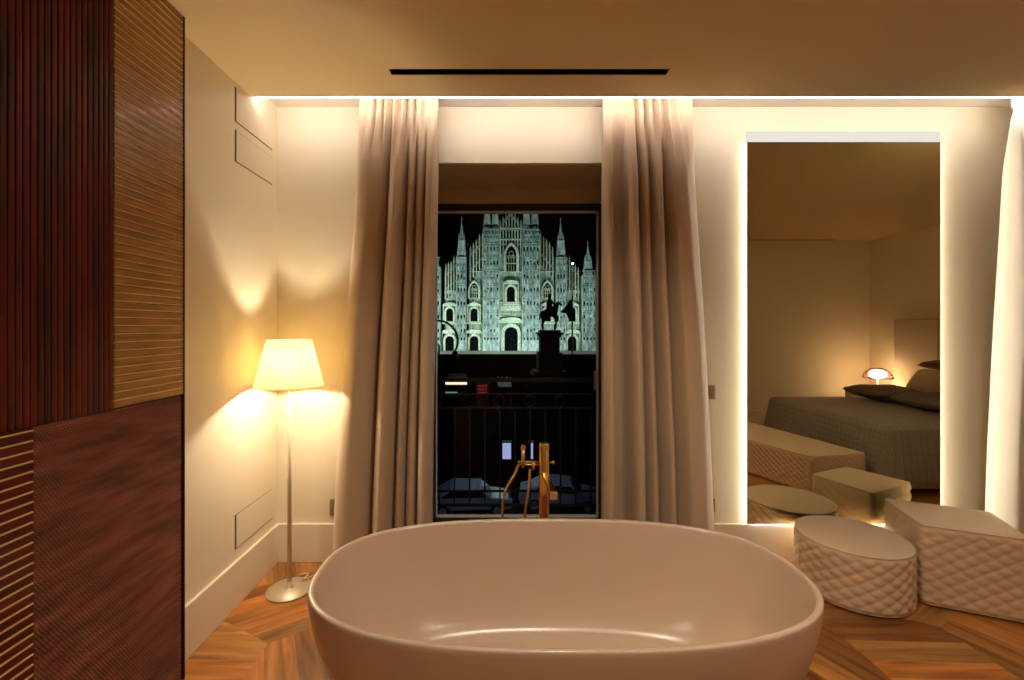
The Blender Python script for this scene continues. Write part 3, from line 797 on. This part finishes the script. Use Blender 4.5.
def bay(u0, u1, va, vb, mt='stone'):
    """wall between piers; the raked top runs from va at u0 to vb at u1"""
    x0, x1 = X_(u0), X_(u1); m = MB()
    m.prism([(x0,0),(x1,0),(x1,Z_(vb)),(x0,Z_(va))], 0, 8)
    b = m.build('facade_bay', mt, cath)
    # slim ribs and crown of small pinnacles
    m = MB(); hm = MB(); n = max(4, int(abs(u1-u0)/2.7)); wx = (x1-x0)/n
    for i in range(n):
        xa = x0+wx*(i+.5); zt = Z_(va+(vb-va)*(i+.5)/n)
        if i < n-1:
            hm.prism(arch(xa+wx*.5, wx*.52, zt-5.4, zt-.9, 'point', 3), -.12, .05); hm.prism(arch(xa+wx*.5, wx*.52, zt-9.6, zt-6.2, 'point', 3), -.12, .05)
        xa = x0+wx*(i+.5); zt = Z_(va+(vb-va)*(i+.5)/n)
        m.box(xa-.19, xa+.19, -.9, 0, zt-10, zt+.4)
        pinnacle(m, xa, -.2, zt+.2, .5, 2.6+R.random()*1.2)
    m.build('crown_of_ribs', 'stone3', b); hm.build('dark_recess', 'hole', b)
    m = MB()
    for i in range(n*2):
        xa = x0+(x1-x0)*(i+.5)/(n*2)
        if i % 2: m.box(xa-.07, xa+.07, -.25, 0, 2, Z_(max(va, vb))-9)
    for zz in (5.2, 13.8, 14.6, 22.5, 23.2, 30.5): 
        if zz < Z_(max(va, vb))-2: m.box(x0, x1, -.7, 0, zz, zz+.35)
    m.build('string_courses', 'stone3', b)
    return b
def pier(u0, u1, vtop, tips, depth=3.0, z_extra=0):
    x0, x1 = X_(u0), X_(u1); zt = Z_(vtop); cx = (x0+x1)/2; w = x1-x0
    m = MB(); m.box(x0, x1, -depth, 1.5, 0, zt)
    m.box(x0-.25, x1+.25, -depth-.3, 1.5, 0, 3.2); m.box(x0-.2, x1+.2, -depth-.25, 1.5, 3.2, 3.6)
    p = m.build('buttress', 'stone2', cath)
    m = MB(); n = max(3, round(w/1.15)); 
    for i in range(n+1):
        xa = x0+w*i/n; m.box(xa-.14, xa+.14, -depth-.35, -depth, 3.6, zt)
    for z in range(6, int(zt), 5):
        for i in range(n):
            xa = x0+w*(i+.5)/n; ww = w/n*.55
            m.prism([(xa-ww/2,z+3.4),(xa+ww/2,z+3.4),(xa,z+4.4)], -depth-.45, -depth)
            m.box(xa-.28, xa+.28, -depth-.6, -depth, z, z+.35); m.tube([(xa,-depth-.3,z+.35),(xa,-depth-.3,z+1.5),(xa,-depth-.3,z+2.1)], [.28,.22,.12], 6)
        m.box(x0-.1, x1+.1, -depth-.5, -depth, z+4.5, z+4.75)
    m.build('statue_niches', 'stone2', p)
    m = MB()
    for i in range(n):
        xa = x0+w*(i+.5)/n; z = 5
        while z < zt-4:
            hh = R.choice((2.2, 3.2, 4.2)); m.prism(arch(xa, w/n*.42, z, min(z+hh, zt-1), 'point', 3), -depth-.1, -depth+.05); z += hh+R.uniform(.8, 2.2)
    m.build('dark_niche', 'hole', p)
    for (u, vt, wd) in tips:
        x = X_(u); ztip = Z_(vt); m = MB(); h = ztip-zt; w0 = wd*KX
        yc = -depth/2
        m.box(x-w0/2, x+w0/2, yc-w0/2, yc+w0/2, zt, zt+h*.42)
        for sx in (-1, 1):
            for sy in (-1, 1): pinnacle(m, x+sx*w0*.5, yc+sy*w0*.5, zt+h*.0, w0*.22, h*.34); pinnacle(m, x+sx*w0*.38, yc+sy*w0*.38, zt+h*.30, w0*.16, h*.30)
        a = w0*.36
        m.add([(x-a,yc-a,zt+h*.42),(x+a,yc-a,zt+h*.42),(x+a,yc+a,zt+h*.42),(x-a,yc+a,zt+h*.42),(x,yc,zt+h*.93)], [(0,1,4),(1,2,4),(2,3,4),(3,0,4)])
        m.tube([(x,yc,zt+h*.90),(x,yc,zt+h*.96),(x,yc,zt+h)], [.14,.22,.08], 6)
        m.build('spire', 'stone2', p, weld=False)
# bays
bay(499, 522, 229, 229); bay(469, 484, 256, 238); bay(539, 554, 238, 256); bay(444.5, 458, 274, 262); bay(565, 579.5, 262, 276)
# piers
pier(457.5, 466.5, 258, [(462,218,6.5)]); pier(555.5, 564.5, 258, [(560,219,6.5)])
pier(483.5, 499, 236, [(487.3,184,6),(495.3,184,6)], 4); pier(522, 538.5, 236, [(526,184,6),(534.2,184,6)], 4)
pier(428, 441, 268, [(434.5,240,7)]); pier(581, 594.5, 276, [(587,242,6.5)])
pier(600, 612, 276, [(606,246,6.5)])
# central gable and openings
m = MB(); m.prism([(X_(499),Z_(230)),(X_(522),Z_(230)),(X_(519),Z_(222)),(X_(510.5),Z_(213)),(X_(502),Z_(222))], 0, 5)
g = m.build('gable', 'stone', cath)
m = MB()
for i in range(8):
    u = 500.2+i*2.95; vt = 214+abs(i-3.5)*3.2; m.box(X_(u)-.2, X_(u)+.2, -1.1, 0, Z_(240), Z_(vt)); pinnacle(m, X_(u), -.4, Z_(vt+1), .5, 2.6)
for v in (229, 240): m.box(X_(499.5), X_(521.5), -1.2, 0, Z_(v)-.15, Z_(v)+.25)
gd = MB()
for i in range(7):
    u = 501.7+i*2.95; vt = 215+abs(i-3)*3.0
    if Z_(vt+1.5)-1 > Z_(228): gd.prism(arch(X_(u), .62, Z_(228), Z_(vt+1.5), 'point', 3), -.1, .05)
    gd.prism(arch(X_(u), .62, Z_(239), Z_(230.5), 'point', 3), -.1, .05)
gd.build('dark_recess', 'hole', g)
m.build('gable_tracery', 'stone3', g)
opening('great_window', 511.2, 10, 272, 246, 'point'); 
opening('central_window', 510.8, 8, 303, 287, 'round', -.3, 'arc')
opening('main_portal', 511, 13, 353, 327, 'round', -.6, 'arc')
m = MB(); m.box(X_(500.5), X_(521), -1.6, 0, Z_(311), Z_(306))
for i in range(10): m.box(X_(501+i*2.1)-.12, X_(501+i*2.1)+.12, -1.7, -1.5, Z_(306), Z_(303))
m.box(X_(500.5), X_(521), -1.8, -1.4, Z_(303), Z_(302.2)); m.build('balcony', 'stone3', cath)
opening('aisle_window', 474.3, 8, 298, 283, 'point'); opening('aisle_window', 547, 8, 298, 283, 'point')
opening('side_window', 474.3, 7, 321.5, 308.5, 'round', 0, 'tri'); opening('side_window', 547, 7, 321.5, 308.5, 'round', 0, 'tri')
opening('side_portal', 474.3, 8.5, 353, 336, 'round', 0, 'arc'); opening('side_portal', 547, 8.5, 353, 336, 'round', 0, 'arc')
opening('outer_window', 450, 7, 321.5, 308.5, 'round', 0, 'arc'); opening('outer_window', 571.5, 7, 321.5, 308.5, 'round', 0, 'tri')
opening('outer_portal', 450, 8.5, 353, 336, 'round', 0, 'arc'); opening('outer_portal', 571.5, 8.5, 353, 336, 'round', 0, 'arc')
m = MB(); m.box(X_(425), X_(615), -7, 0, 0, .5); m.box(X_(425), X_(615), -6, 0, .5, 1.0); m.build('steps', 'facade_out', cath)
p = at(572.6,263.5,150); e = empty('light_mast', 'tall thin mast with one white lamp beside the cathedral spire', 'light mast', (p.x, p.y, GZ))
m = MB(); m.lathe([(.35,0),(.2,.6),(.07,p.z-GZ-.3)], n=10); m.build('mast', 'black', e)
m = MB(); m.lathe([(.05,-.35),(.38,-.2),(.40,0),(.2,.25),(.02,.3)], (0,0,p.z-GZ), 12); m.build('lamp', emis('flood_glow', (.75,.95,1), 3), e)

# equestrian statue
def statue():
    D = 90.0; k = D/F; x = (549-498)*k
    e = empty('equestrian_statue', 'dark horse and rider monument on a tall pedestal in the square', 'statue', (x, D, GZ))
    z = lambda v: HC-(v-328)*k-GZ
    m = MB()
    def bx(w, z0, z1, d=None):
        d = d or w*1.2; m.box(-w/2, w/2, -d/2, d/2, z0, z1)
    bx(7.0, 0, .5); bx(6.2, .5, 1.0); bx(4.6, 1.0, 4.6); bx(3.7, 4.6, z(337)); bx(4.3, z(337), z(334.5)); bx(4.9, z(334.5), z(332.5)); bx(4.0, z(332.5), z(330))
    m.build('pedestal', 'bronze', e)
    zb = z(330); 
    # horse looking right and towards the window, as one skinned body
    def skin(name, joints, edges, par):
        me = bpy.data.meshes.new(name); me.from_pydata([j[:3] for j in joints], edges, []); o = bpy.data.objects.new(name, me); COL.objects.link(o); o.parent = par
        me.materials.append(M['bronze']); s = o.modifiers.new('skin', 'SKIN'); sub = o.modifiers.new('sub', 'SUBSURF'); sub.levels = 1; sub.render_levels = 1
        for v, j in zip(me.skin_vertices[0].data, joints): v.radius = (j[3], j[3])
        me.skin_vertices[0].data[0].use_root = True
        return o
    # local x = forward of horse
    H = [(-.9,0,3.0,.75),(0,0,2.9,.72),(.95,0,3.05,.72),(1.5,0,3.9,.42),(1.9,0,4.55,.30),(2.35,0,4.35,.24),(2.75,0,4.0,.15),
         (-1.3,.35,2.3,.40),(-1.45,.35,1.5,.2),(-1.75,.35,.9,.14),(-1.55,.35,.1,.15),
         (-1.1,-.35,2.3,.40),(-.95,-.35,1.5,.2),(-1.25,-.35,.9,.14),(-1.0,-.35,.1,.15),
         (1.1,.32,2.3,.30),(1.2,.32,1.4,.17),(1.15,.32,.1,.14),
         (1.3,-.32,2.4,.30),(2.1,-.32,2.1,.17),(2.15,-.32,1.3,.13),
         (-1.6,0,3.1,.2),(-2.0,0,2.6,.18),(-2.05,0,1.7,.10)]
    E = [(0,1),(1,2),(2,3),(3,4),(4,5),(5,6),(0,7),(7,8),(8,9),(9,10),(0,11),(11,12),(12,13),(13,14),(2,15),(15,16),(16,17),(2,18),(18,19),(19,20),(0,21),(21,22),(22,23)]
    h = skin('horse', H, E, e); h.location = (0,0,zb); h.rotation_euler[2] = math.radians(-48); h.scale = (1.22,1.3,1.18)
    h['label'] = 'dark bronze walking horse'
    S = [(0,0,3.6,.42),(.05,0,4.3,.42),(.05,0,4.9,.36),(.08,0,5.3,.16),(.1,0,5.7,.30),(.1,0,6.05,.26),
         (.1,.5,4.8,.2),(.4,.75,4.3,.15),(.8,.5,4.0,.12),(.1,-.5,4.8,.2),(.6,-.9,4.6,.15),(1.2,-1.1,4.7,.12),
         (.2,.6,3.3,.28),(.45,.72,2.5,.2),(.6,.72,1.9,.15),(.2,-.6,3.3,.28),(.45,-.72,2.5,.2),(.6,-.72,1.9,.15)]
    E = [(0,1),(1,2),(2,3),(3,4),(4,5),(2,6),(6,7),(7,8),(2,9),(9,10),(10,11),(0,12),(12,13),(13,14),(0,15),(15,16),(16,17)]
    r = skin('rider', S, E, e); r.location = (0,0,zb); r.rotation_euler[2] = math.radians(-48); r.scale = (1.22,1.3,1.18)
    r['label'] = 'bronze rider in the saddle with one arm raised'
statue()
def flagpole():
    D = 80.0; k = D/F; x = (572-498)*k
    e = empty('flagpole', 'flagpole with dark drooping flag right of the statue', 'flagpole', (x, D, GZ)); z = lambda v: HC-(v-328)*k-GZ
    m = MB(); m.lathe([(.35,0),(.3,.8),(.12,1.0),(.09,z(297)),(.02,z(295))], n=10); m.build('pole', 'black', e)
    m = MB(); n = 10; vs = []
    top = [(0,z(298.5)),(-2.1,z(312.5)),(-1.0,z(313.5)),(-.6,z(319.5)),(.5,z(319.5)),(.55,z(309)),(.0,z(306))]
    m.prism(top, -.12, .12); m.build('flag', 'flag', e)
flagpole()
# hooked street lamp
def street_lamp():
    D = 32.0; k = D/F; x = (439-498)*k
    e = empty('street_lamp', 'black street lamp with a curved hook arm beyond the window', 'street lamp', (x, D, GZ))
    z = lambda v: HC-(v-328)*k-GZ
    m = MB(); m.lathe([(.22,0),(.2,.6),(.09,.8),(.07,z(345))], n=12); m.build('pole', 'black', e)
    m = MB(); r = 20.5*k; c = z(341); a = []
    for t in range(17):
        th = math.radians(135-165*t/16); a.append((r*math.cos(th)-.12, 0, c+r*math.sin(th)))
    m.tube([(0,0,z(345)),(-r*.9,0,c+.1)]+a, .075, 8); m.build('hook_arm', 'black', e)
    p = a[-1]; m = MB(); m.lathe([(.04,.25),(.18,.15),(.26,-.25),(.1,-.4)], (p[0],0,p[2]-.2), 12); m.build('lantern', 'black', e)
street_lamp()
# kiosk, awning, advertising panels, cars
M['awning'] = mat('awning_cloth', (.5,.42,.3), .8); M['redk'] = mat('red_kiosk', (.25,.03,.02), .7); M['white'] = mat('banner_white', (.5,.55,.5), .8)
M['awnglow'] = emis('lit_awning_edge', (.85,.72,.45), .5); M['teal'] = emis('teal_sign', (.2,.45,.4), .18); M['panel'] = emis('ad_panel', (.35,.42,.75), .33)
M['redglow'] = emis('red_shop', (.5,.05,.04), .10)
M['carpaint'] = mat('car_paint_pale', (.35,.42,.60), .25, coat=.6); M['carglass'] = mat('car_glass', (.01,.012,.02), .1); M['tyre'] = mat('tyre_rubber', (.012,.012,.012), .8); M['green'] = emis('green_signal', (.1,1,.6), 1.2)
def kiosk():
    D = 62.0; k = D/F; x = (457-498)*k; z = lambda v: HC-(v-328)*k-GZ
    e = empty('market_stall', 'small stall with a lit cream awning in the dark square', 'market stall', (x, D, GZ))
    w = 10.5*k
    m = MB(); m.prism([(-w,z(379)),(w,z(379)),(w*.75,z(374.5)),(-w*.75,z(374.5))], -1.2, 1.2); m.build('awning', 'awning', e)
    m = MB(); m.box(-w, w, -1.25, -1.2, z(383.5), z(381)); m.build('lit_edge', 'awnglow', e)
    m = MB(); m.box(-w, w*.1, -1.25, -1.2, z(393), z(390.5)); m.build('sign_strip', 'teal', e)
    m = MB(); m.box(-w*.9, w*.9, -1.0, 1.0, 0, z(394)); m.build('counter', 'black', e)
    for sx in (-1,1):
        m = MB(); m.box(sx*w*.92-.05, sx*w*.92+.05, -1.1, -1.0, z(394), z(379)); m.build('post', 'black', e)
kiosk()
def red_kiosk():
    D = 55.0; k = D/F; x = (482.5-498)*k; z = lambda v: HC-(v-328)*k-GZ
    e = empty('news_kiosk', 'dim red kiosk with a grid of panes in the square', 'kiosk', (x, D, GZ)); w = 6*k
    m = MB(); m.box(-w, w, 0, 1.5, 0, z(383)); m.build('booth', 'redk', e)
    m = MB()
    for i in range(4):
        for j in range(3): m.box(-w*.8+i*w*.42, -w*.8+i*w*.42+w*.3, -.04, 0, z(394)+j*.42, z(394)+j*.42+.28)
    m.build('pane', 'redglow', e, weld=False)
    m = MB(); m.box(-w*1.1, w*1.1, -.2, 1.7, z(383), z(381.5)); m.build('roof', 'black', e)
red_kiosk()
def banner():
    D = 50.0; k = D/F; x = (504.5-498)*k; z = lambda v: HC-(v-328)*k-GZ
    e = empty('square_banner', 'crumpled pale banner hung on two posts in the square', 'banner', (x, D, GZ)); w = 7*k
    n = 12; vs = []
    for j in range(n+1):
        for i in range(n+1):
            vs.append((-w+2*w*i/n, .12*math.sin(i*1.3+j), z(387)+(z(376)-z(387))*j/n*(1-.25*abs(math.sin(i*.8)))))
    m = MB(); m.add(vs, [(j*(n+1)+i, j*(n+1)+i+1, (j+1)*(n+1)+i+1, (j+1)*(n+1)+i) for j in range(n) for i in range(n)], True); o = m.build('cloth', 'white', e)
    s = o.modifiers.new('t', 'SOLIDIFY'); s.thickness = .03
    for sx in (-1,1):
        m = MB(); m.box(sx*w-.05, sx*w+.05, -.05, .05, 0, z(374)); m.build('post', 'black', e)
banner()
def ad(u0, u1, v0, v1, D, label):
    k = D/F; x = ((u0+u1)/2-498)*k; z = lambda v: HC-(v-328)*k-GZ; w = (u1-u0)*k/2
    e = empty('advertising_panel', label, 'advertising panel', (x, D, GZ))
    m = MB(); m.box(-w-.06, w+.06, 0, .25, z(v1)-.1, z(v0)+.1); m.build('case', 'black', e)
    m = MB(); m.box(-w, w, -.02, 0, z(v1), z(v0)); m.build('lit_face', 'panel', e)
    m = MB(); m.box(-w-.02, w+.02, .05, .2, 0, z(v1)-.1); m.build('foot', 'black', e)
ad(502.5, 511, 443, 459, 29, 'pale blue lit panel left of the tap handset, wider one')
ad(529.5, 533, 443, 459, 29.5, 'narrow pale blue lit panel between tap handset and column')
def car(label, x, y, rz):
    e = empty('car', label, 'car', (x, y, GZ), rz, 'cars below the balcony')
    prof = [(-2.1,.35),(2.1,.35),(2.15,.62),(2.0,.82),(1.1,.95),(.55,1.38),(-.9,1.45),(-1.75,1.02),(-2.15,.92),(-2.2,.6)]
    m = MB(); n = len(prof)
    def side(y, s, ins): return [(px*s, y, pz if pz < 1.0 else pz) for px, pz in prof]
    secs = [[(px*.97, -.86, pz*.98) for px, pz in prof], [(px, -.80, pz) for px, pz in prof], [(px, .80, pz) for px, pz in prof], [(px*.97, .86, pz*.98) for px, pz in prof]]
    vs = [q for s in secs for q in s]
    fs = [(i*n+k, i*n+(k+1)%n, (i+1)*n+(k+1)%n, (i+1)*n+k) for i in range(3) for k in range(n)]+[tuple(range(n)), tuple(range(4*n-1, 3*n-1, -1))]
    m.add(vs, fs); m.build('body', 'carpaint', e, bevel=.05)
    m = MB()
    for sy in (-1,1): m.prism([(-1.45,1.0),(.85,1.0),(.5,1.33),(-.85,1.38)], sy*.865-.01, sy*.865+.01)
    m.build('side_window', 'carglass', e)
    m = MB(); m.add([(1.08,-.7,.975),(1.08,.7,.975),(.6,.7,1.36),(.6,-.7,1.36)], [(0,1,2,3)]); o = m.build('windscreen', 'carglass', e); o.modifiers.new('t','SOLIDIFY').thickness = .03
    for sx in (-1.35,1.35):
        for sy in (-1,1):
            m = MB(); m.tube([(sx, sy*.72, .32), (sx, sy*.90, .32)], .32, 20); w = m.build('wheel', 'tyre', e)
            m = MB(); m.tube([(sx, sy*.895, .32), (sx, sy*.915, .32)], .19, 14); m.build('hub', 'carpaint', w)
    for sy in (-1,1):
        m = MB(); m.box(2.0, 2.14, sy*.6-.15, sy*.6+.15, .66, .78); m.build('headlight', 'white', e, bevel=.02)
    return e
car('pale blue parked car seen low through the railing, lamp side', (470-498)*23.4/F, 23.3, math.radians(4))
car('pale blue parked car seen low through the railing behind the tap hose', (560-498)*24/F, 23.9, math.radians(-6))
D = 27.0; e = empty('traffic_signal', 'small green signal light above the parked car', 'traffic light', ((479.5-498)*D/F, D, GZ)); z = HC-(484-328)*D/F-GZ
m = MB(); m.box(-.05,.05,-.05,.05,0,z-.3); m.build('pole', 'black', e); m = MB(); m.box(-.14,.14,-.1,.1,z-.3,z+.35); m.build('housing', 'black', e)
m = MB(); m.box(-.09,.09,-.13,-.1,z-.16,z+.16); m.build('green_lens', 'green', e)

# ------------------------------------------------------------------ added fill downlights and other lights
def light(name, typ, loc, energy, col, **k):
    l = bpy.data.lights.new(name, typ); l.energy = energy; l.color = col
    for a, b in k.items(): setattr(l, a, b)
    o = bpy.data.objects.new(name, l); COL.objects.link(o); o.location = loc; return o
def aim(o, tgt):
    o.rotation_euler = (Vector(tgt)-o.location).to_track_quat('-Z', 'Y').to_euler()
def fill_downlight(label, x, y, en, tgt=None, size=1.9):  # unseen ceiling fitting added to fill the room with light
    e = empty('fill_downlight', label, 'fill light', (x, y, ZC))
    m = MB(); m.lathe([(.055,-.004),(.055,0),(.04,0),(.04,-.004),(.055,-.004)], n=28, cap0=False, cap1=False); m.build('ring', 'trim', e)
    m = MB(); m.lathe([(.001,-.002),(.039,-.002),(.039,-.001),(.001,-.001)], n=24, cap0=False, cap1=False); m.build('lens', 'down', e)
    o = light('fill_lamp', 'SPOT', (x, y, ZC-.02), en*.85, (1,.86,.68), spot_size=size, spot_blend=.8, shadow_soft_size=.06)
    aim(o, tgt or (x, y, 0))
fill_downlight('added unseen fill light above the near end of the tub', .35, 1.0, 34, (.25,1.9,0))
fill_downlight('added unseen fill light behind the camera, lamp side', -.5, -.2, 15, (-.2,.9,0))
fill_downlight('added unseen fill light behind the camera, mirror side', 1.2, -.2, 22, (1.5,1.0,0))
fill_downlight('added unseen fill light over the bench', 1.9, .9, 17, (2.4,1.5,0))
light('floor_lamp_bulb', 'POINT', (LX, LY, 1.235), 35, (1,.86,.66), shadow_soft_size=.028)
for x, en in ((-40, 17000), (-4, 8000), (14, 5000), (40, 5000)):
    o = light('square_floodlight', 'SPOT', (CX+x, 141, GZ+5), en, (.74,1,.86), spot_size=2.2, spot_blend=.5, shadow_soft_size=.3); aim(o, (CX+x*.55, DC, GZ+27))
o = light('street_light', 'SPOT', (0, 20, GZ+7), 60, (.6,.75,1), spot_size=1.6, spot_blend=.6, shadow_soft_size=.3); aim(o, (-.5, 25.5, GZ))
o = light('square_light', 'POINT', (2, 44, GZ+6), 60, (.8,1,.9), shadow_soft_size=.4)

w = bpy.data.worlds.new('night'); sc.world = w; w.use_nodes = True
w.node_tree.nodes['Background'].inputs['Color'].default_value = (.0001,.0001,.0002,1)

cam = bpy.data.cameras.new('camera'); co = bpy.data.objects.new('camera', cam); COL.objects.link(co)
co.location = (0,0,HC); co.rotation_euler = (PI/2,0,0)
cam.sensor_fit = 'HORIZONTAL'; cam.sensor_width = 36; cam.lens = 36*F/1024
cam.shift_x = 14/1024; cam.shift_y = -12/1024; cam.clip_start = .05; cam.clip_end = 600
sc.camera = co
sc.view_settings.view_transform = 'Standard'; sc.view_settings.look = 'None'; sc.view_settings.gamma = 1; sc.view_settings.use_curve_mapping = False
sc.view_settings.exposure = 1.4
cy = sc.cycles
cy.max_bounces = 8; cy.diffuse_bounces = 5; cy.glossy_bounces = 4; cy.transmission_bounces = 4; cy.transparent_max_bounces = 6
cy.caustics_reflective = False; cy.caustics_refractive = False; cy.sample_clamp_indirect = 6
cy.use_denoising = True
